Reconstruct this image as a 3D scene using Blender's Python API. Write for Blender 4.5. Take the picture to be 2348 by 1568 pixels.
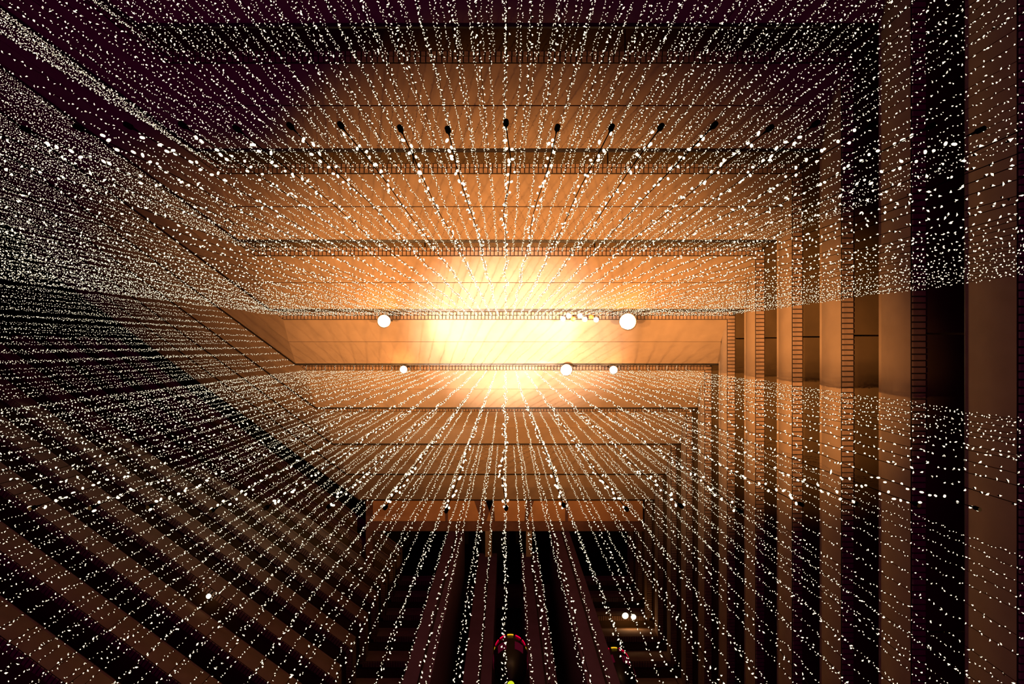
import bpy, math, random
import numpy as np
from mathutils import Vector

random.seed(7)
rng = np.random.default_rng(7)
sc = bpy.context.scene
for o in list(bpy.data.objects):
    bpy.data.objects.remove(o)
COL = sc.collection

# ------------------------------------------------------------------ camera, world, exposure
W_PX, H_PX, F_PX = 2348.0, 1568.0, 1100.0
EYE = 1.6                                   # the camera lies on its back in the lobby, looking straight up
VX, VY = 1160.0, 790.0                      # where the plumb lines meet in the frame
cam_data = bpy.data.cameras.new('camera')
cam_data.sensor_width = 36.0
cam_data.lens = 36.0 * F_PX / W_PX
cam_data.shift_x = (W_PX / 2 - VX) / W_PX
cam_data.shift_y = (VY - H_PX / 2) / W_PX
cam_data.clip_start = 0.05
cam_data.clip_end = 400
cam = bpy.data.objects.new('camera', cam_data)
COL.objects.link(cam)
cam.location = (0, 0, EYE)
cam.rotation_euler = (math.pi, 0, 0)
sc.camera = cam

world = bpy.data.worlds.new('lobby_ambient')
sc.world = world
world.use_nodes = True
world.node_tree.nodes['Background'].inputs[0].default_value = (0.55, 0.0, 0.40, 1)
world.node_tree.nodes['Background'].inputs[1].default_value = 0.17

sc.view_settings.view_transform = 'Standard'
sc.view_settings.look = 'None'
sc.view_settings.exposure = 0.0
sc.view_settings.gamma = 1.0
sc.view_settings.use_curve_mapping = False
sc.cycles.max_bounces = 2
sc.cycles.diffuse_bounces = 1
sc.cycles.sample_clamp_indirect = 0.6
sc.cycles.adaptive_threshold = 0.05
LAMP_COL = (1.0, 0.46, 0.14)
LAMP_GAIN = 3.3
POINT_SHARE = 0.05
FILL_W = 70000.0


# ------------------------------------------------------------------ helpers
def lin(r, g, b):
    f = lambda c: (c / 255.0 / 12.92) if c <= 10 else ((c / 255.0 + 0.055) / 1.055) ** 2.4
    return (f(r), f(g), f(b), 1.0)


def mat_plain(name, col, rough=0.8, grain=0.0, scale=6.0, metallic=0.0, bump=0.0, spec=0.3):
    m = bpy.data.materials.new(name)
    m.use_nodes = True
    nt = m.node_tree
    b = nt.nodes['Principled BSDF']
    b.inputs['Base Color'].default_value = col
    b.inputs['Roughness'].default_value = rough
    b.inputs['Metallic'].default_value = metallic
    b.inputs['Specular IOR Level'].default_value = spec
    if grain:
        tc = nt.nodes.new('ShaderNodeTexCoord')
        n = nt.nodes.new('ShaderNodeTexNoise')
        n.inputs['Scale'].default_value = scale
        n.inputs['Detail'].default_value = 6
        r = nt.nodes.new('ShaderNodeValToRGB')
        lo = [max(0.0, c * (1 - grain)) for c in col[:3]] + [1]
        hi = [min(1.0, c * (1 + grain)) for c in col[:3]] + [1]
        r.color_ramp.elements[0].position = 0.3
        r.color_ramp.elements[1].position = 0.7
        r.color_ramp.elements[0].color = lo
        r.color_ramp.elements[1].color = hi
        nt.links.new(tc.outputs['Object'], n.inputs['Vector'])
        nt.links.new(n.outputs['Fac'], r.inputs['Fac'])
        nt.links.new(r.outputs['Color'], b.inputs['Base Color'])
        if bump:
            bp = nt.nodes.new('ShaderNodeBump')
            bp.inputs['Strength'].default_value = bump
            bp.inputs['Distance'].default_value = 0.02
            nt.links.new(n.outputs['Fac'], bp.inputs['Height'])
            nt.links.new(bp.outputs['Normal'], b.inputs['Normal'])
    return m


def mat_emit(name, col, strength, sampled=False):
    m = bpy.data.materials.new(name)
    m.use_nodes = True
    nt = m.node_tree
    nt.nodes.clear()
    e = nt.nodes.new('ShaderNodeEmission')
    e.inputs[0].default_value = (col[0], col[1], col[2], 1)
    e.inputs[1].default_value = strength
    out = nt.nodes.new('ShaderNodeOutputMaterial')
    nt.links.new(e.outputs[0], out.inputs[0])
    m.cycles.emission_sampling = 'FRONT' if sampled else 'NONE'
    return m


M_PLASTER = mat_plain('painted_plaster', (0.20, 0.14, 0.098, 1), 0.9, 0.08, 1.3, bump=0.15)
M_TILE = mat_plain('terracotta_tile', (0.19, 0.122, 0.088, 1), 0.75, 0.18, 2.5)
M_JOINT = mat_plain('dark_mortar', (0.015, 0.010, 0.008, 1), 0.95)
M_SOFFIT = mat_plain('brown_soffit', (0.07, 0.042, 0.018, 1), 0.9, 0.2, 0.8)
M_RAIL = mat_plain('black_handrail', (0.008, 0.005, 0.004, 1), 0.5)
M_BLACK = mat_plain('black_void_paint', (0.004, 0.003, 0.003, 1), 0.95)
M_PIER = mat_plain('pier_concrete', (0.075, 0.032, 0.07, 1), 0.9, 0.12, 1.0)
M_ROOF = mat_plain('roof_board', (0.36, 0.19, 0.095, 1), 0.9, 0.12, 0.7)
M_BEAM = mat_plain('dark_wood_beam', (0.10, 0.045, 0.035, 1), 0.8, 0.25, 1.2)
M_WIRE = mat_plain('black_green_wire', (0.002, 0.002, 0.002, 1), 0.9, spec=0.0)
M_METAL = mat_plain('dark_lamp_metal', (0.03, 0.025, 0.02, 1), 0.4, metallic=0.6)
M_AMBERGLOBE = mat_plain('unlit_amber_globe', (0.55, 0.2, 0.05, 1), 0.25)
M_BULB = mat_emit('bulb_glow', (1.0, 0.87, 0.60), 2.4)
M_LENS = mat_emit('flood_glow', (1.0, 0.86, 0.6), 8.0)
M_GLOBE = mat_emit('globe_glow', (1.0, 0.9, 0.7), 6.0)
M_RED = mat_emit('red_cab_light', (1.0, 0.0, 0.05), 1.1)
M_YEL = mat_emit('yellow_cab_light', (1.0, 0.55, 0.02), 1.0)
M_LIME = mat_emit('lime_cab_light', (0.75, 0.85, 0.02), 0.9)
M_CABGLASS = mat_emit('red_lit_cab_window', (0.055, 0.002, 0.008), 1.0)
M_CAB = mat_plain('black_cab_shell', (0.006, 0.004, 0.004, 1), 0.35)


class MB:
    """collects vertices and faces, then links them as one mesh object"""
    def __init__(self):
        self.v = []
        self.f = []

    def box8(self, p):
        b = len(self.v)
        self.v += [tuple(q) for q in p]
        for f in ((0, 1, 2, 3), (7, 6, 5, 4), (0, 4, 5, 1), (1, 5, 6, 2), (2, 6, 7, 3), (3, 7, 4, 0)):
            self.f.append(tuple(b + i for i in f))

    def box(self, x0, x1, y0, y1, z0, z1):
        self.box8([(x0, y0, z0), (x1, y0, z0), (x1, y1, z0), (x0, y1, z0),
                   (x0, y0, z1), (x1, y0, z1), (x1, y1, z1), (x0, y1, z1)])

    def slab(self, q, t, up=None):
        """a quad given a thickness t along its normal, on the side away from the camera (or along `up`)"""
        q = [np.array(p, float) for p in q]
        n = np.cross(q[2] - q[0], q[3] - q[1])
        n /= max(np.linalg.norm(n), 1e-9)
        c = sum(q) / 4
        if np.dot(n, c) < 0:
            n = -n
        if up is not None:
            n = np.array(up, float)
        self.box8([*q, *[p + n * t for p in q]])

    def tube(self, pts, radii, sides=8, cap=True):
        pts = [np.array(p, float) for p in pts]
        if not hasattr(radii, '__len__'):
            radii = [radii] * len(pts)
        b = len(self.v)
        for i, p in enumerate(pts):
            d = pts[min(i + 1, len(pts) - 1)] - pts[max(i - 1, 0)]
            d /= max(np.linalg.norm(d), 1e-9)
            a = np.array([1, 0, 0]) if abs(d[0]) < 0.8 else np.array([0, 1, 0])
            u = np.cross(d, a); u /= np.linalg.norm(u)
            w = np.cross(d, u)
            for k in range(sides):
                t = 2 * math.pi * k / sides
                self.v.append(tuple(p + radii[i] * (math.cos(t) * u + math.sin(t) * w)))
        for i in range(len(pts) - 1):
            for k in range(sides):
                k2 = (k + 1) % sides
                self.f.append((b + i * sides + k, b + i * sides + k2, b + (i + 1) * sides + k2, b + (i + 1) * sides + k))
        if cap:
            self.f.append(tuple(b + k for k in range(sides)))
            e = b + (len(pts) - 1) * sides
            self.f.append(tuple(e + k for k in reversed(range(sides))))

    def lathe(self, prof, seg=24, a0=0.0, a1=2 * math.pi, c=(0, 0, 0)):
        b = len(self.v)
        full = abs(a1 - a0 - 2 * math.pi) < 1e-6
        m = seg if full else seg + 1
        for (r, z) in prof:
            for k in range(m):
                t = a0 + (a1 - a0) * k / seg
                self.v.append((c[0] + r * math.cos(t), c[1] + r * math.sin(t), c[2] + z))
        for i in range(len(prof) - 1):
            for k in range(seg):
                k2 = (k + 1) % m
                self.f.append((b + i * m + k, b + i * m + k2, b + (i + 1) * m + k2, b + (i + 1) * m + k))

    def mesh(self, name, mat, smooth=False):
        me = bpy.data.meshes.new(name)
        me.from_pydata(self.v, [], self.f)
        me.materials.append(mat)
        if smooth:
            me.polygons.foreach_set('use_smooth', [True] * len(me.polygons))
        me.update()
        return me

    def build(self, name, mat, parent=None, smooth=False, loc=(0, 0, 0)):
        return link(name, self.mesh(name, mat, smooth), parent, loc)


def link(name, data, parent=None, loc=(0, 0, 0)):
    o = bpy.data.objects.new(name, data)
    COL.objects.link(o)
    o.location = loc
    if parent is not None:
        o.parent = parent
    return o


def tag(o, label=None, cat=None, group=None, kind=None):
    for k, v in (('label', label), ('category', cat), ('group', group), ('kind', kind)):
        if v:
            o[k] = v
    return o


def empty(name, loc=(0, 0, 0), **kw):
    o = bpy.data.objects.new(name, None)
    o.empty_display_size = 0.2
    COL.objects.link(o)
    o.location = loc
    return tag(o, **kw)


def copy_tree(o, parent=None, loc=None):
    c = o.copy()
    COL.objects.link(c)
    c.parent = parent
    if loc is not None:
        c.location = loc
    for ch in list(o.children):
        copy_tree(ch, c)
    return c


# all heights below are measured from the camera's eye; ROOT(z) lifts them to the lobby floor
def up(p):
    return (p[0], p[1], p[2] + EYE)


# ------------------------------------------------------------------ the galleries
STEP = 3.0                                   # storey height
RUN = 2.95                                   # how far each storey of the raked side steps out over the lobby
XL = -12.27                                  # where the raked side bends
XR = 12.6                                    # plane of the right hand gallery rims
YF = 23.8                                    # plane of the far galleries beside the lifts
DL = np.array([-0.8057, -0.5923])            # direction of the slanting galleries on the left
NL = np.array([-0.5923, 0.8057])             # their outward normal
QL = np.array([-10.8, 20.8])                 # corner where the slanting galleries turn towards the lifts
GAP = 1.43                                   # opening between a rim and the slab over it
PITCH = 0.195                                # tile pitch


def rake_y(zr):
    return 1.10 + (zr - 28.0) / STEP * RUN


# profile of one gallery: (slope y offset from the rim below, height over the rim below, offset on plumb walls)
PROF = {
    'A': (0.04, GAP, 0.03), 'B': (0.225, GAP, -0.19), 'C': (0.46, GAP, -0.40),
    'C2': (0.485, GAP + 0.015, -0.415), 'D': (1.67, GAP + 0.66, -0.45), 'D2': (1.70, GAP + 0.68, -0.45),
    'E0': (2.80, STEP - 0.10, -0.16), 'E': (RUN, STEP, 0.0), 'R': (RUN + 0.11, STEP + 0.02, -0.10),
    'S0': (0.03, GAP + 0.05, 0.06), 'S1': (-2.2, GAP + 0.05, 2.6),
}
for _i in range(9):                          # the plumb parapets are one smooth bulging panel
    _t = _i / 8.0
    _dz = PROF['C2'][1] + _t * (PROF['E0'][1] - PROF['C2'][1])
    _ty = (_dz - PROF['C2'][1]) / (PROF['D'][1] - PROF['C2'][1])
    _dy = PROF['C2'][0] + _ty * (PROF['D'][0] - PROF['C2'][0]) if _ty <= 1 else \
        PROF['D'][0] + (_dz - PROF['D'][1]) / (PROF['E0'][1] - PROF['D'][1]) * (PROF['E0'][0] - PROF['D'][0])
    PROF['P%d' % _i] = (_dy, _dz, -0.415 - 0.05 * math.sin(math.pi * min(1, _t * 1.2)) + 0.255 * _t ** 2.2)
LEN_L = 33.0


def ring1(zr, key, seg):
    """corner points of the gallery that runs left slope > raked side > right wall > lift side, for the slab over rim zr"""
    dy, dz, o = PROF[key]
    y, z = rake_y(zr) + dy, zr + dz
    r = XR + o
    c1 = np.array([XL, y])
    pts = {
        'c0': c1 + LEN_L * DL, 'c1': c1, 'c2': np.array([r, y]), 'c3': np.array([r, YF + o]),
        'c4': np.array([6.2, YF + o]), 'c2b': np.array([r, 13.2]),
    }
    a, b = seg
    return (*pts[a], z + EYE), (*pts[b], z + EYE)


def ring2(zr, key, seg):
    dy, dz, o = PROF[key]
    z = zr + dz
    x1 = QL[0] - o
    y1 = (NL @ QL + o - NL[0] * x1) / NL[1]
    d1 = np.array([x1, y1])
    pts = {'d0': d1 + 36.0 * DL, 'd1': d1, 'd2': np.array([x1, YF + o]), 'd3': np.array([-5.9, YF + o])}
    a, b = seg
    return (*pts[a], z + EYE), (*pts[b], z + EYE)


def proj(p):
    z = max(p[2] - EYE, 0.05)
    return VX + F_PX * p[0] / z, VY + F_PX * p[1] / z


def in_frame(p, m=0.0):
    x, y = proj(p)
    return -m < x < W_PX + m and -m < y < H_PX + m


tile_unit = {}


def tile_mesh(w, d):
    key = (round(w, 3), round(d, 3))
    if key not in tile_unit:
        m = MB()
        h, b = 0.03, 0.008
        x, y = w / 2, d / 2
        m.v = [(-x, -y, 0.04), (x, -y, 0.04), (x, y, 0.04), (-x, y, 0.04),
               (-x, -y, -h + b), (x, -y, -h + b), (x, y, -h + b), (-x, y, -h + b),
               (-x + b, -y + b, -h), (x - b, -y + b, -h), (x - b, y - b, -h), (-x + b, y - b, -h)]
        m.f = [(0, 1, 5, 4), (1, 2, 6, 5), (2, 3, 7, 6), (3, 0, 4, 7),
               (4, 5, 9, 8), (5, 6, 10, 9), (6, 7, 11, 10), (7, 4, 8, 11), (8, 9, 10, 11)]
        tile_unit[key] = m.mesh('tile', M_TILE)
    return tile_unit[key]


def lay_tiles(rows, parent, single):
    """rows: list of (inner0, inner1, outer0, outer1) edges. Tiles that show largest become parts, the rest one joined part"""
    spots = []
    for (i0, i1, o0, o1) in rows:
        i0, i1, o0, o1 = (np.array(q, float) for q in (i0, i1, o0, o1))
        d = (i1 - i0)[:2]
        L = np.linalg.norm(d)
        d = d / L
        width = abs(np.cross(d, (o0 - i0)[:2]))
        n = int(L / PITCH)
        for k in range(n):
            s = (k + 0.5) / n
            c = (i0 + (i1 - i0) * s + o0 + (o1 - o0) * s) / 2
            if in_frame(c, 260):
                spots.append((c, math.atan2(d[1], d[0]), L / n, width))
    vis = [s for s in spots if in_frame(s[0], 0)]
    vis.sort(key=lambda s: (round(s[0][2], 2), abs(proj(s[0])[0] - VX) + abs(proj(s[0])[1] - VY)))
    n_single = 300 if single else 0
    chosen = set(id(s) for s in vis[:n_single])
    rest_v, rest_f = [], []
    for s in spots:
        c, a, w, dpt = s
        me = tile_mesh(PITCH - 0.042, round(dpt - 0.036, 2))
        dz = random.uniform(-0.004, 0.004)
        if id(s) in chosen:
            o = link('tile', me, parent, (c[0], c[1], c[2] + dz))
            o.rotation_euler = (0, 0, a)
        else:
            b = len(rest_v)
            ca, sa = math.cos(a), math.sin(a)
            for v in me.vertices:
                x, y, z = v.co
                rest_v.append((c[0] + x * ca - y * sa, c[1] + x * sa + y * ca, c[2] + dz + z))
            for p in me.polygons:
                rest_f.append(tuple(b + i for i in p.vertices))
    if rest_v:
        m = MB(); m.v = rest_v; m.f = rest_f
        tag(m.build('tile_band', M_TILE, parent), kind='stuff')


def gallery(name, label, zr, fn, segs, slope_segs, single, seams):
    g = empty(name, (0, 0, 0), label=label, cat='gallery', group='tiled gallery parapets around the atrium')

    def quad(k0, k1, seg):
        a, b = fn(zr, k0, seg)
        d, c = fn(zr, k1, seg)
        return [a, b, c, d]
    rows = []
    for seg in segs:
        if seg not in slope_segs:
            m = MB()
            for i in range(9):
                a, b = fn(zr, 'P%d' % i, seg)
                m.v += [a, b]
                if i:
                    m.f.append((2 * i - 2, 2 * i - 1, 2 * i + 1, 2 * i))
            e0, e1 = fn(zr, 'E', seg); c0, c1 = fn(zr, 'A', seg)
            m.v += [e0, e1, (c0[0], c0[1], c0[2] + 0.2), (c1[0], c1[1], c1[2] + 0.2)]
            m.f += [(18, 19, 21, 20)]
            m.build('parapet_panel', M_PLASTER, g, True)
        for (k0, k1) in (('C2', 'D'), ('D2', 'E0'), ('E0', 'E')) if seg in slope_segs else (('E0', 'E'),):
            m = MB()
            m.slab(quad(k0, k1, seg), 0.07)
            m.build('parapet_panel' if k0 != 'E0' else 'parapet_lip', M_PLASTER, g)
        m = MB()
        q = quad('E', 'R', seg)
        m.slab([(p[0], p[1], p[2] - 0.04) for p in q], 0.10, (0, 0, 1))
        m.build('handrail', M_RAIL, g)
        m = MB()
        q = quad('A', 'C', seg)
        m.slab([(p[0], p[1], p[2] + 0.012) for p in q], 0.12, (0, 0, 1))
        m.build('tile_bed', M_JOINT, g)
        # soffit behind the tiles, in long boards with open joints
        a, b = (np.array(p) for p in fn(zr, 'S0', seg))
        d, c = (np.array(p) for p in fn(zr, 'S1', seg))
        L = np.linalg.norm(b - a)
        n = max(1, int(round(L / 9.0)))
        cuts = [i / n for i in range(n + 1)]
        if seams and seg[1] == 'c3':
            s0 = (-0.33 - a[1]) / (b[1] - a[1])
            if 0.02 < s0 < 0.98:
                cuts = sorted(set([0.0, 1.0] + [s0 + j * 9.0 / L for j in range(-4, 5) if 0.01 < s0 + j * 9.0 / L < 0.99]))
        for i in range(len(cuts) - 1):
            e = 0.03 / L
            s, t = cuts[i] + e, cuts[i + 1] - e
            u = (b - a) / L                   # joints run square across the boards
            s2 = s if i == 0 else (a + (b - a) * s - d) @ u / ((c - d) @ u)
            t2 = t if i == len(cuts) - 2 else (a + (b - a) * t - d) @ u / ((c - d) @ u)
            m = MB()
            m.slab([a + (b - a) * s, a + (b - a) * t, d + (c - d) * t2, d + (c - d) * s2], 0.1, (0, 0, 1))
            m.build('soffit_board', M_SOFFIT, g)
        if seg in slope_segs:
            rows.append((*fn(zr, 'A', seg), *fn(zr, 'B', seg)))
            rows.append((*fn(zr, 'B', seg), *fn(zr, 'C', seg)))
        else:
            rows.append((*fn(zr, 'A', seg), *fn(zr, 'C', seg)))
    lay_tiles(rows, g, single)
    return g


ORD = ['first', 'second', 'third', 'fourth', 'fifth', 'sixth', 'seventh', 'eighth', 'ninth', 'tenth', 'eleventh', 'twelfth', 'thirteenth', 'fourteenth']
rims = [10, 13, 16, 19, 22, 25, 28, 31, 34, 37]
g_labels = {
    10: 'lowest dark gallery whose plain band shows at the far right edge',
    13: 'dim gallery with its tile band crossing the very top of the photo',
    16: 'raked gallery whose rim carries the first black line over the hanging plugs',
    19: 'raked orange gallery above the upper pair of dark bands',
    22: 'raked gallery just above the big floodlights, white with glare in its middle',
    25: 'brightest broad gallery in the centre, behind the big floodlights',
    28: 'raked gallery just below the bright central one, behind the small floodlights',
    31: 'second raked gallery below the bright central one',
    34: 'third raked gallery below the bright central one, reddish brown',
    37: 'last and darkest raked gallery, next to the roof beam over the lifts',
}
for zr in rims:
    gallery('gallery', g_labels[zr], zr, ring1,
            [('c0', 'c1'), ('c1', 'c2'), ('c2', 'c3'), ('c3', 'c4')], [('c0', 'c1'), ('c1', 'c2')],
            zr in (13, 16, 19, 22), True)
for i, zr in enumerate((40, 43, 46)):
    gallery('gallery', 'small %s gallery in the corner right of the lifts' % ('lower', 'middle', 'topmost')[i], zr, ring1,
            [('c2b', 'c3'), ('c3', 'c4')], [], False, False)
for i, zr in enumerate((19, 22, 25, 28, 31, 34, 37, 40, 43, 46)):
    gallery('gallery', '%s slanting gallery from the bottom left corner, ending beside the lifts' % ORD[i], zr, ring2,
            [('d0', 'd1'), ('d1', 'd2'), ('d2', 'd3')], [], False, False)

# ------------------------------------------------------------------ roof and lift core
def roof_piece(name, mat, boxes):
    m = MB()
    for b in boxes:
        m.box(b[0], b[1], b[2], b[3], b[4] + EYE, b[5] + EYE)
    return m.build(name, mat)

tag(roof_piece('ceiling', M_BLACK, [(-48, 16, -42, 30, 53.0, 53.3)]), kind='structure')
m = MB(); m.box(XR + 2.65, XR + 2.9, -42, YF + 2.9, 0, 53 + EYE); tag(m.build('wall_right', M_SOFFIT), kind='structure')
m = MB(); m.box(-14.0, XR + 2.6, YF + 2.65, YF + 2.9, 0, 53 + EYE); tag(m.build('wall_front', M_SOFFIT), kind='structure')
m = MB()
_a = QL + NL * 2.65 + DL * -1.5; _b = QL + NL * 2.65 + DL * 38.0
m.slab([(*_a, 0), (*_b, 0), (*_b, 53 + EYE), (*_a, 53 + EYE)], 0.25, (NL[0], NL[1], 0)); tag(m.build('wall_left', M_SOFFIT), kind='structure')
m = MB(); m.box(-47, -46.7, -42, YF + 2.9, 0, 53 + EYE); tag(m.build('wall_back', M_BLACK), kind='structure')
rf = empty('roof_frame', (0, 0, 0), label='brown boarded roof edge with dark beam above the lift shafts', cat='roof frame')
ZB = 42.4
for (x0, x1) in ((-12.2, -5.35), (-5.15, 5.25), (5.45, 12.1)):
    m = MB(); m.box(x0, x1, 12.6, 15.62, ZB + EYE, ZB + 0.15 + EYE); m.build('roof_panel', M_ROOF, rf)
m = MB(); m.box(-12.3, 12.2, 15.60, 16.42, ZB - 0.15 + EYE, ZB + 0.5 + EYE); m.build('cross_beam', M_BEAM, rf)
m = MB(); m.box(-12.35, -11.75, 12.6, 21.5, ZB - 0.1 + EYE, ZB + 0.5 + EYE); m.build('side_beam', M_BEAM, rf)
for (x0, x1) in ((-5.36, -5.12), (5.24, 5.5)):
    m = MB(); m.box(x0, x1, 12.6, 15.6, ZB - 0.05 + EYE, ZB + 0.3 + EYE); m.build('panel_batten', M_BEAM, rf)
for (x0, x1) in ((-1.82, -1.25), (1.78, 2.30)):
    m = MB(); m.box(x0, x1, 16.42, 18.72, ZB - 0.1 + EYE, ZB + 0.4 + EYE); m.build('tie_beam', M_PLASTER, rf)
for x, s in ((-2.9, 1), (-1.0, -1), (2.6, -1), (-1.9, 1)):
    m = MB()
    pts = [(x, 13.4), (x + 0.75 * s, 13.4), (x + 0.95 * s, 15.6), (x + 0.75 * s, 15.6)]
    m.box8([(p[0], p[1], ZB - 0.02 + EYE) for p in pts] + [(p[0], p[1], ZB - 0.12 + EYE) for p in pts])
    m.build('bracket', M_BEAM, rf)

core = empty('lift_core', (0, 0, 0), label='purple grey concrete piers framing black open lift shafts', cat='lift shafts')
ZT = 43.0
for (x0, x1) in ((-5.05, -3.7), (-2.4, -0.8), (1.33, 2.85), (3.95, 5.55)):
    yp = 18.7 if abs(x0 + x1) < 5 else 16.45
    m = MB(); m.box(x0, x1, yp, 23.9, 8.0 + EYE, ZT + EYE); m.build('pier', M_PIER, core)
    m = MB(); m.box(x0 + 0.55 * (x1 - x0), x0 + 0.62 * (x1 - x0), yp - 0.04, yp + 0.02, 8.0 + EYE, ZT - 0.3 + EYE); m.build('pier_groove', M_JOINT, core)
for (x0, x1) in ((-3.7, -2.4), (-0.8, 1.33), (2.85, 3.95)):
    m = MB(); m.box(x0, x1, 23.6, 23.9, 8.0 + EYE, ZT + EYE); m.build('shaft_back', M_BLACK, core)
    for s in (0.3, 0.7):
        m = MB(); xg = x0 + s * (x1 - x0); m.box(xg - 0.05, xg + 0.05, 23.45, 23.6, 8.0 + EYE, ZT + EYE); m.build('guide_rail', M_METAL, core)


def lift_cab(loc, label):
    t = empty('lift_cab', loc, label=label, cat='lift cab', group='capsule lift cabs')
    m = MB(); m.lathe([(0.0, 4.2), (0.55, 4.05), (0.80, 3.75), (0.80, 3.6)], 32); m.build('roof_dome', M_CAB, t, True)
    m = MB(); m.lathe([(0.98, 3.62), (1.0, 3.2), (1.06, 3.0), (1.06, 2.9)], 32); m.build('light_ring_band', M_CAB, t, True)
    for k in range(12):
        a0 = math.radians(30 * k - 90 - 11 + 0); a1 = a0 + math.radians(22)
        m = MB(); m.lathe([(0.93, 3.62), (1.0, 3.66), (1.015, 3.48)], 8, a0, a1)
        m.build('ring_light', M_YEL if k % 3 == 0 else M_RED, t)
    m = MB(); m.lathe([(1.06, 2.95), (1.02, 2.0), (0.9, 1.2), (0.62, 0.55), (0.28, 0.2), (0.2, 0.05), (0.0, 0.05)], 32); m.build('shell', M_CAB, t, True)
    for k in range(6):
        a0 = math.radians(60 * k - 90 + 14); a1 = a0 + math.radians(32)
        m = MB(); m.lathe([(1.075, 2.70), (1.05, 2.2), (1.03, 1.9)], 6, a0, a1); m.build('window', M_CABGLASS, t)
    m = MB(); m.lathe([(0.0, -0.05), (0.16, -0.02), (0.22, 0.1), (0.22, 0.18)], 20); m.build('base_lamp', M_LIME, t, True)
    m = MB(); m.box(-0.5, 0.5, 0.6, 4.2, 0.9, 3.3); m.build('rear_carriage', M_CAB, t)
    return t


cab = lift_cab((0.28, 19.2, 27.08 + EYE), 'black capsule lift cab with red and yellow ring lights in the middle shaft')
cab.scale = (1, 1, 0.85)
cab2 = copy_tree(cab, None, (7.0, 20.6, 28.0 + EYE))
cab2['label'] = 'capsule lift cab half hidden behind the right hand pier'

# ------------------------------------------------------------------ lamps
def floodlight(px, py, z, size, power, label, aim=None, lip=None, spot=0):
    x, y = (px - VX) * z / F_PX, (py - VY) * z / F_PX
    t = empty('floodlight', (x, y, z + EYE), label=label, cat='floodlight', group='warm floodlights on the galleries')
    m = MB(); m.lathe([(size * 0.45, size * 1.1), (size * 0.8, size * 0.5), (size, 0.0), (size * 0.92, 0.0), (size * 0.7, size * 0.45)], 20)
    m.build('housing', M_METAL, t, True)
    m = MB(); m.lathe([(0.0, -size * 0.30), (size * 0.55, -size * 0.2), (size * 0.9, 0.04), (size * 0.88, 0.08)], 20)
    m.build('lens', M_LENS, t, True)
    m = MB(); m.tube([(0, 0, size), (0, -0.05, size * 1.5), (0, -0.1, (lip or z + 0.9) - z)], 0.03, 8)
    m.build('stem', M_METAL, t)
    l = bpy.data.lights.new('flood_lamp', 'POINT')
    l.energy = power * LAMP_GAIN * POINT_SHARE
    l.color = LAMP_COL
    l.shadow_soft_size = 0.25
    lo = bpy.data.objects.new('flood_lamp', l)
    COL.objects.link(lo); lo.parent = t; lo.location = (0, 0, -size - 0.25)
    if spot:
        l2 = bpy.data.lights.new('flood_beam', 'SPOT')
        l2.energy = spot * LAMP_GAIN
        l2.color = (1.0, 0.74, 0.46)
        l2.shadow_soft_size = 0.2
        l2.spot_size = math.radians(64); l2.spot_blend = 1.0
        lb = bpy.data.objects.new('flood_beam', l2)
        COL.objects.link(lb); lb.parent = t; lb.location = (0, 0, -size - 0.1)
        d = Vector((aim[0], aim[1], aim[2] + EYE)) - Vector((x, y, z + EYE - size - 0.1))
        lb.rotation_euler = d.to_track_quat('-Z', 'Y').to_euler()
    return t


floodlight(880, 736, 24.6, 0.36, 1300, 'large glaring floodlight left of centre on the bright gallery', (0.0, 0.2, 27.4), 26.45, 2600)
floodlight(1440, 737, 24.6, 0.46, 2300, 'largest glaring floodlight right of centre on the bright gallery', (0.0, 0.2, 27.4), 26.45, 2600)
floodlight(925, 847, 27.7, 0.24, 700, 'small floodlight left of centre under the bright gallery', lip=29.45)
floodlight(1299, 848, 27.6, 0.36, 1500, 'medium floodlight nearest the centre under the bright gallery', (0.0, 2.4, 29.8), 29.45, 1800)
floodlight(1407, 848, 27.7, 0.26, 700, 'small floodlight right of the medium one under the bright gallery', lip=29.45)
floodlight(477, 1368, 29.0, 0.16, 60, 'tiny lone lamp on the dark slanting gallery at lower left', lip=29.6)
floodlight(1434, 1412, 40.8, 0.30, 260, 'larger lamp of the pair on the dark corner gallery right of the lifts', lip=41.4)
floodlight(1453, 1415, 40.8, 0.25, 160, 'smaller lamp of the pair on the dark corner gallery right of the lifts', lip=41.4)

def fill(x, y, aim, label, power=1.0, cone=60, col=LAMP_COL):  # lights added out of view to make the warm glow on the galleries
    t = empty('added_fill', (x, y, 0.0), label=label, cat='fill', group='unseen lights added below the camera')
    m = MB(); m.lathe([(0.0, 0.0), (0.30, 0.0), (0.30, 0.06), (0.24, 0.10), (0.22, 0.42), (0.26, 0.46), (0.20, 0.46), (0.18, 0.36)], 24)
    m.build('housing', M_METAL, t, True)
    m = MB(); m.lathe([(0.19, 0.37), (0.0, 0.39)], 24); m.build('lens', M_LENS, t, True)
    l = bpy.data.lights.new('fill_beam', 'SPOT')
    l.energy = FILL_W * power
    l.color = col
    l.shadow_soft_size = 0.2
    l.spot_size = math.radians(cone); l.spot_blend = 1.0
    lo = bpy.data.objects.new('fill_beam', l)
    COL.objects.link(lo); lo.parent = t; lo.location = (0, 0, 0.6)
    d = Vector((aim[0], aim[1], aim[2] + EYE)) - Vector((x, y, 0.6))
    lo.rotation_euler = d.to_track_quat('-Z', 'Y').to_euler()
    return t


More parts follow.
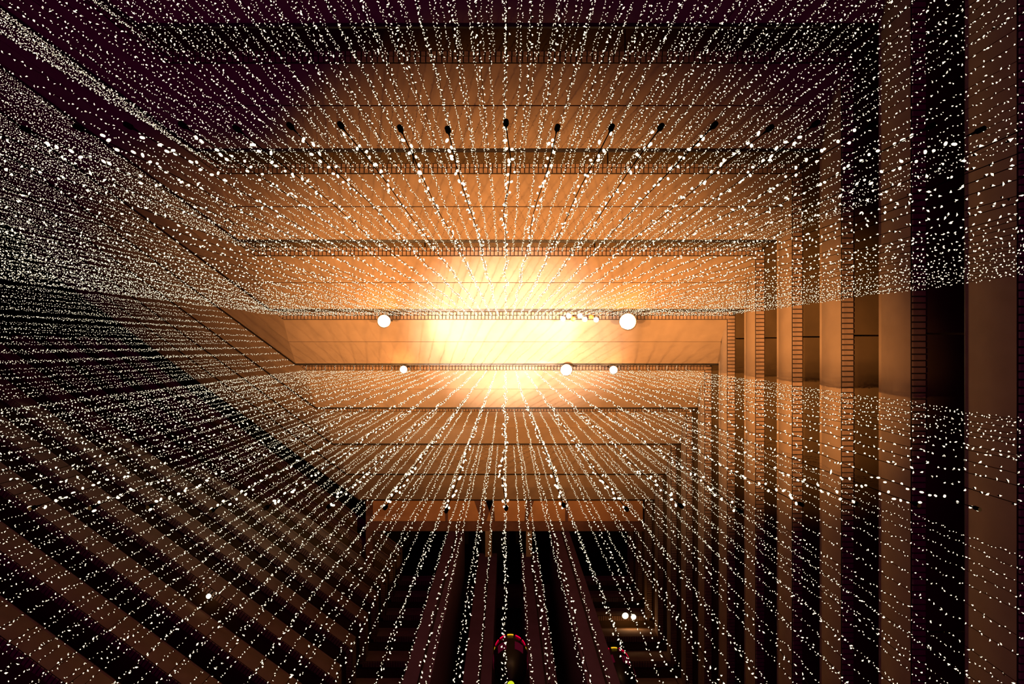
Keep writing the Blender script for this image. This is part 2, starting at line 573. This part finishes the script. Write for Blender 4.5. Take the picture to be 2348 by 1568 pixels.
fill(-8.5, 5.0, (0.5, -1.0, 25.0), 'unseen added warm uplight on the lobby floor, left of the camera')
fill(7.5, 4.0, (1.6, 1.4, 26.0), 'unseen added warm uplight on the lobby floor, right of the camera')
fill(-7.0, 9.0, (0.3, -0.3, 26.5), 'unseen added narrow bright uplight on the lobby floor aimed at the middle galleries', 4.6, 25, (1.0, 0.78, 0.58))
fill(-3.5, 8.0, (-11.5, -0.8, 27.0), 'unseen added warm uplight on the lobby floor aimed at the slanting galleries', 0.6, 44)
fill(-11.0, 2.0, (12.6, 0.6, 23.0), 'unseen added warm uplight on the lobby floor aimed at the right hand galleries', 1.5, 27)

for i, (px, py, lit) in enumerate(((1291, 731, 1), (1304, 724, 1), (1314, 731, 0), (1330, 724, 1), (1341, 732, 1), (1356, 726, 0), (1367, 733, 1))):
    z = 26.2
    x, y = (px - VX) * z / F_PX, (py - VY) * z / F_PX
    t = empty('globe_lamp', (x, y, z + EYE), label='%s small %s globe lamp from the left in the row beside the largest floodlight' % (ORD[i], 'white lit' if lit else 'amber unlit'),
              cat='lamp', group='row of small globe lamps')
    m = MB(); m.lathe([(0.14 * math.sin(a), -0.14 * math.cos(a)) for a in np.linspace(0.05, 2.9, 9)], 16)
    m.build('globe', M_GLOBE if lit else M_AMBERGLOBE, t, True)
    m = MB(); m.tube([(0, 0, 0.12), (0, 0, 0.3)], 0.05, 8); m.build('cap', M_METAL, t)

# ------------------------------------------------------------------ the strings of lights
BSP = 0.098                                  # bulb spacing
rows = []                                    # (rim, x of string, y of string, top, end, wall word, ordinal)
ROW_WORD = {13: 'topmost', 16: 'second', 19: 'third', 22: 'fourth', 25: 'fifth', 28: 'sixth', 31: 'seventh'}
strings = []
for zr in (16, 19, 22, 25, 28, 31, 34):
    lower = zr >= 28
    sp = 0.58 if lower else 0.39
    off = 0.50 if lower else 0.25
    y0 = rake_y(zr) + off
    ztop = zr + GAP - 0.03
    zend = 4.6 if lower else 3.5
    xmax = 11.3 if lower else 12.0
    n = int((xmax + 12.2) / sp)
    x0 = -0.02 - sp * int(12.2 / sp)
    k = 0
    for i in range(int((xmax - x0) / sp) + 1):
        x = x0 + i * sp
        strings.append(dict(zr=zr, x=x + random.uniform(-.02, .02), y=y0 + random.uniform(-.02, .02), top=ztop, end=zend, side='main', i=i - int(12.2 / sp), lower=lower))
    for i in range(1, int(31.0 / (sp * (1.04 if lower else 1.25)))):
        p = np.array([XL, y0]) + DL * (i * sp * (1.04 if lower else 1.25))
        strings.append(dict(zr=zr, x=p[0] + random.uniform(-.02, .02), y=p[1] + random.uniform(-.02, .02), top=ztop, end=zend, side='left', i=i, lower=lower))


def shows(s):
    tot = 0.0
    for z in np.arange(s['end'], s['top'], 0.4):
        if in_frame((s['x'], s['y'], z + EYE)):
            tot += 1.0 / z
    return tot


for s in strings:
    s['shows'] = shows(s)
strings = [s for s in strings if s['shows'] > 0 or in_frame((s['x'], s['y'], s['top'] + EYE), 350)]
seen = sorted([s for s in strings if s['shows'] > 0], key=lambda s: -s['shows'])
single = seen[:300]
sid = set(id(s) for s in single)
rest = [s for s in strings if id(s) not in sid]

OCT_V = np.array([(1, 0, 0), (0, 1, 0), (-1, 0, 0), (0, -1, 0), (0, 0, 1), (0, 0, -1)], float)
OCT_F = np.array([(0, 1, 4), (1, 2, 4), (2, 3, 4), (3, 0, 4), (1, 0, 5), (2, 1, 5), (3, 2, 5), (0, 3, 5)])


def lozenge(sides=6):
    v = [(0, 0, 1.0)]
    for z, r in ((0.55, 0.85), (-0.35, 1.0), (-0.85, 0.6)):
        v += [(r * math.cos(2 * math.pi * k / sides), r * math.sin(2 * math.pi * k / sides), z) for k in range(sides)]
    v.append((0, 0, -1.0))
    f = []
    for k in range(sides):
        k2 = (k + 1) % sides
        f.append((0, 1 + k, 1 + k2))
        for j in (0, 1):
            a, b = 1 + j * sides, 1 + (j + 1) * sides
            f.append((a + k, b + k, a + k2)); f.append((a + k2, b + k, b + k2))
        f.append((1 + 2 * sides + k, 1 + 3 * sides, 1 + 2 * sides + k2))
    return np.array(v, float), np.array(f)


LOZ_V, LOZ_F = lozenge()
B_LEN, B_RAD = 0.0205, 0.0122                 # half length and radius of a bulb


def rand_rot(n):
    """random tilts: bulb axis mostly across and down the string"""
    ax = rng.normal(size=(n, 3)) * np.array([1.0, 1.0, 0.9])
    ax /= np.linalg.norm(ax, axis=1)[:, None]
    t = np.tile(np.array([0.3, 0.5, 0.81]), (n, 1))
    u = np.cross(ax, t); u /= np.linalg.norm(u, axis=1)[:, None]
    w = np.cross(ax, u)
    return np.stack([u, w, ax], axis=2)      # columns


def bulbs_arrays(cent, vs, fs, grow=1.0):
    n = len(cent)
    R = rand_rot(n)
    sc_ = rng.uniform(0.8, 1.25, size=(n, 1)) * grow
    loc = vs[None, :, :] * np.array([B_RAD, B_RAD, B_LEN])
    v = np.einsum('nij,nkj->nki', R, np.repeat(loc, n, axis=0)) * sc_[:, :, None] + cent[:, None, :]
    f = fs[None, :, :] + (np.arange(n) * len(vs))[:, None, None]
    return v.reshape(-1, 3), f.reshape(-1, 3)


def np_mesh(name, v, f, mat, cap=None):
    me = bpy.data.meshes.new(name)
    me.vertices.add(len(v)); me.vertices.foreach_set('co', np.ascontiguousarray(v, dtype=np.float32).ravel())
    nf = len(f)
    me.loops.add(nf * 3); me.loops.foreach_set('vertex_index', np.ascontiguousarray(f, dtype=np.int32).ravel())
    me.polygons.add(nf); me.polygons.foreach_set('loop_start', np.arange(nf, dtype=np.int32) * 3)
    me.materials.append(mat)
    if cap is not None:                       # dark bulb holder, widened past upward faces to cut bulb light on the walls
        me.materials.append(cap)
        n = np.cross(v[f[:, 1]] - v[f[:, 0]], v[f[:, 2]] - v[f[:, 0]])
        n /= np.maximum(np.linalg.norm(n, axis=1), 1e-12)[:, None]
        me.polygons.foreach_set('material_index', (n[:, 2] > -0.45).astype(np.int32))
    me.update(calc_edges=True)
    return me


def sway(length, amp=0.022):
    """gentle sideways wander of a hanging string as a function of the distance below its hook"""
    ph = rng.uniform(0, 6.28, 6); k = rng.uniform(0.25, 2.4, 6); a = rng.normal(size=6) * amp * 0.5

    def fx(s):
        s = np.asarray(s, float)
        ease = np.clip(s / 2.0, 0, 1)
        return np.stack([sum(a[i] * np.sin(k[i] * s + ph[i]) for i in range(3)) * ease,
                         sum(a[i] * np.sin(k[i] * s + ph[i]) for i in range(3, 6)) * ease], axis=1)
    return fx


def string_points(length, lower):
    """cable polyline and bulb centres relative to the hook, hanging along -z"""
    fx = sway(length)
    s = np.arange(0, length + 0.01, 0.6)
    xy = fx(s)
    cable = np.column_stack([xy[:, 0], xy[:, 1], -s])
    sb = np.arange(0.06, length - 0.12, BSP) + rng.uniform(-0.03, 0.03, size=len(np.arange(0.06, length - 0.12, BSP)))
    xb = fx(sb)
    ang = rng.uniform(0, 6.28, len(sb)); rad = rng.uniform(0.018, 0.042, len(sb))
    bul = np.column_stack([xb[:, 0] + rad * np.cos(ang), xb[:, 1] + rad * np.sin(ang), -sb])
    if lower:                                 # it first runs out under the tile band, then drops
        yy = np.arange(-0.42, 0.0, 0.07)
        extra = np.column_stack([rng.normal(0, 0.02, len(yy)), yy, rng.uniform(-0.05, -0.03, len(yy))])
        cable = np.vstack([[(0, -0.44, -0.02)], cable])
        bul = np.vstack([extra, bul])
    return cable, bul


def cable_arrays(c, r=0.005):
    n = len(c)
    ang = np.array([0, 2.094, 4.189])
    ring = np.column_stack([np.cos(ang), np.sin(ang), np.zeros(3)]) * r
    v = (c[:, None, :] + ring[None, :, :]).reshape(-1, 3)
    f = []
    for i in range(n - 1):
        for k in range(3):
            a, b = i * 3 + k, i * 3 + (k + 1) % 3
            f.append((a, b, a + 3)); f.append((b, b + 3, a + 3))
    return v, np.array(f)


# shared shapes: a few hanging shapes for each gallery edge
near_bulb = np_mesh('bulb', LOZ_V * np.array([B_RAD, B_RAD, B_LEN]) * 0.95, LOZ_F, M_BULB)
m = MB(); m.tube([(0, 0, 0.02), (0, 0, -0.03), (0, 0, -0.05), (0, 0, -0.10)], [0.006, 0.010, 0.022, 0.020], 8)
plug_mesh = m.mesh('plug', M_WIRE)
HEX_A = [2 * math.pi * k / 6 for k in range(6)]
HEX_V = np.array([(0, 0, 1.0)] + [(math.cos(a), math.sin(a), -0.1) for a in HEX_A] + [(0, 0, -1.0)])
HEX_F = np.array([(0, 1 + k, 1 + (k + 1) % 6) for k in range(6)] + [(7, 1 + (k + 1) % 6, 1 + k) for k in range(6)])
EDGE = {16: 'gallery edge at the top of the photo', 19: 'edge above the upper dark band', 22: 'edge of the lower dark band',
        25: 'edge with the big floodlights', 28: 'edge with the small floodlights', 31: 'second edge below the bright centre',
        34: 'third edge below the bright centre'}


def ordinal(n):
    return '%d%s' % (n, 'th' if 10 <= n % 100 <= 20 else {1: 'st', 2: 'nd', 3: 'rd'}.get(n % 10, 'th'))


for s in single:
    length = s['top'] - s['end']
    cable, bul = string_points(length, s['lower'])
    end = cable[-1]
    near_end = in_frame((s['x'], s['y'], s['end'] + EYE), 20)
    low = bul[bul[:, 2] < -(length - 1.3)]
    if near_end:
        bul = bul[bul[:, 2] >= -(length - 1.3)]
    o = link('string_light', np_mesh('string_light', *cable_arrays(cable), M_WIRE), None, (s['x'], s['y'], s['top'] + EYE))
    if s['side'] == 'left':
        where = '%s on left slanting gallery' % ordinal(s['i'])
    else:
        where = 'at its centre' if s['i'] == 0 else '%s %s of centre' % (ordinal(abs(s['i'])), 'right' if s['i'] > 0 else 'left')
    tag(o, 'white light string, %s, %s' % (EDGE[s['zr']], where), 'string light', 'light strings hanging through the atrium')
    tag(link('bulbs', np_mesh('bulbs', *bulbs_arrays(bul, HEX_V, HEX_F, 1.05), M_BULB, M_WIRE), o), kind='stuff')
    if near_end:
        for c in low:
            b = link('bulb', near_bulb, o, tuple(c))
            b.rotation_euler = (random.uniform(-0.9, 0.9), random.uniform(-0.9, 0.9), random.uniform(0, 6.28))
        link('plug', plug_mesh, o, tuple(end))

# the remaining strings, joined
bv, bf, cv_, cf_ = [], [], [], []
nb = nc = 0
for s in rest:
    length = s['top'] - s['end']
    cable, bul = string_points(length, s['lower'])
    base = np.array([s['x'], s['y'], s['top'] + EYE])
    bul = bul + base; cable = cable + base
    z = np.maximum(bul[:, 2] - EYE, 0.1)
    px = VX + F_PX * bul[:, 0] / z; py = VY + F_PX * bul[:, 1] / z
    keep = (px > -350) & (px < W_PX + 350) & (py > -350) & (py < H_PX + 350)
    if not keep.any():
        continue
    v, f = bulbs_arrays(bul[keep], OCT_V, OCT_F, 1.1)
    bv.append(v); bf.append(f + nb); nb += len(v)
    v, f = cable_arrays(cable)
    cv_.append(v); cf_.append(f + nc); nc += len(v)
far = link('light_curtain', np_mesh('light_curtain', np.vstack(cv_), np.vstack(cf_), M_WIRE))
tag(far, 'dense far curtain of fine white light strings merging towards the sides', 'light curtain', kind='stuff')
tag(link('bulbs', np_mesh('curtain_bulbs', np.vstack(bv), np.vstack(bf), M_BULB, M_WIRE), far), kind='stuff')
print('strings', len(single), len(rest), 'curtain tris', sum(len(x) for x in bf))
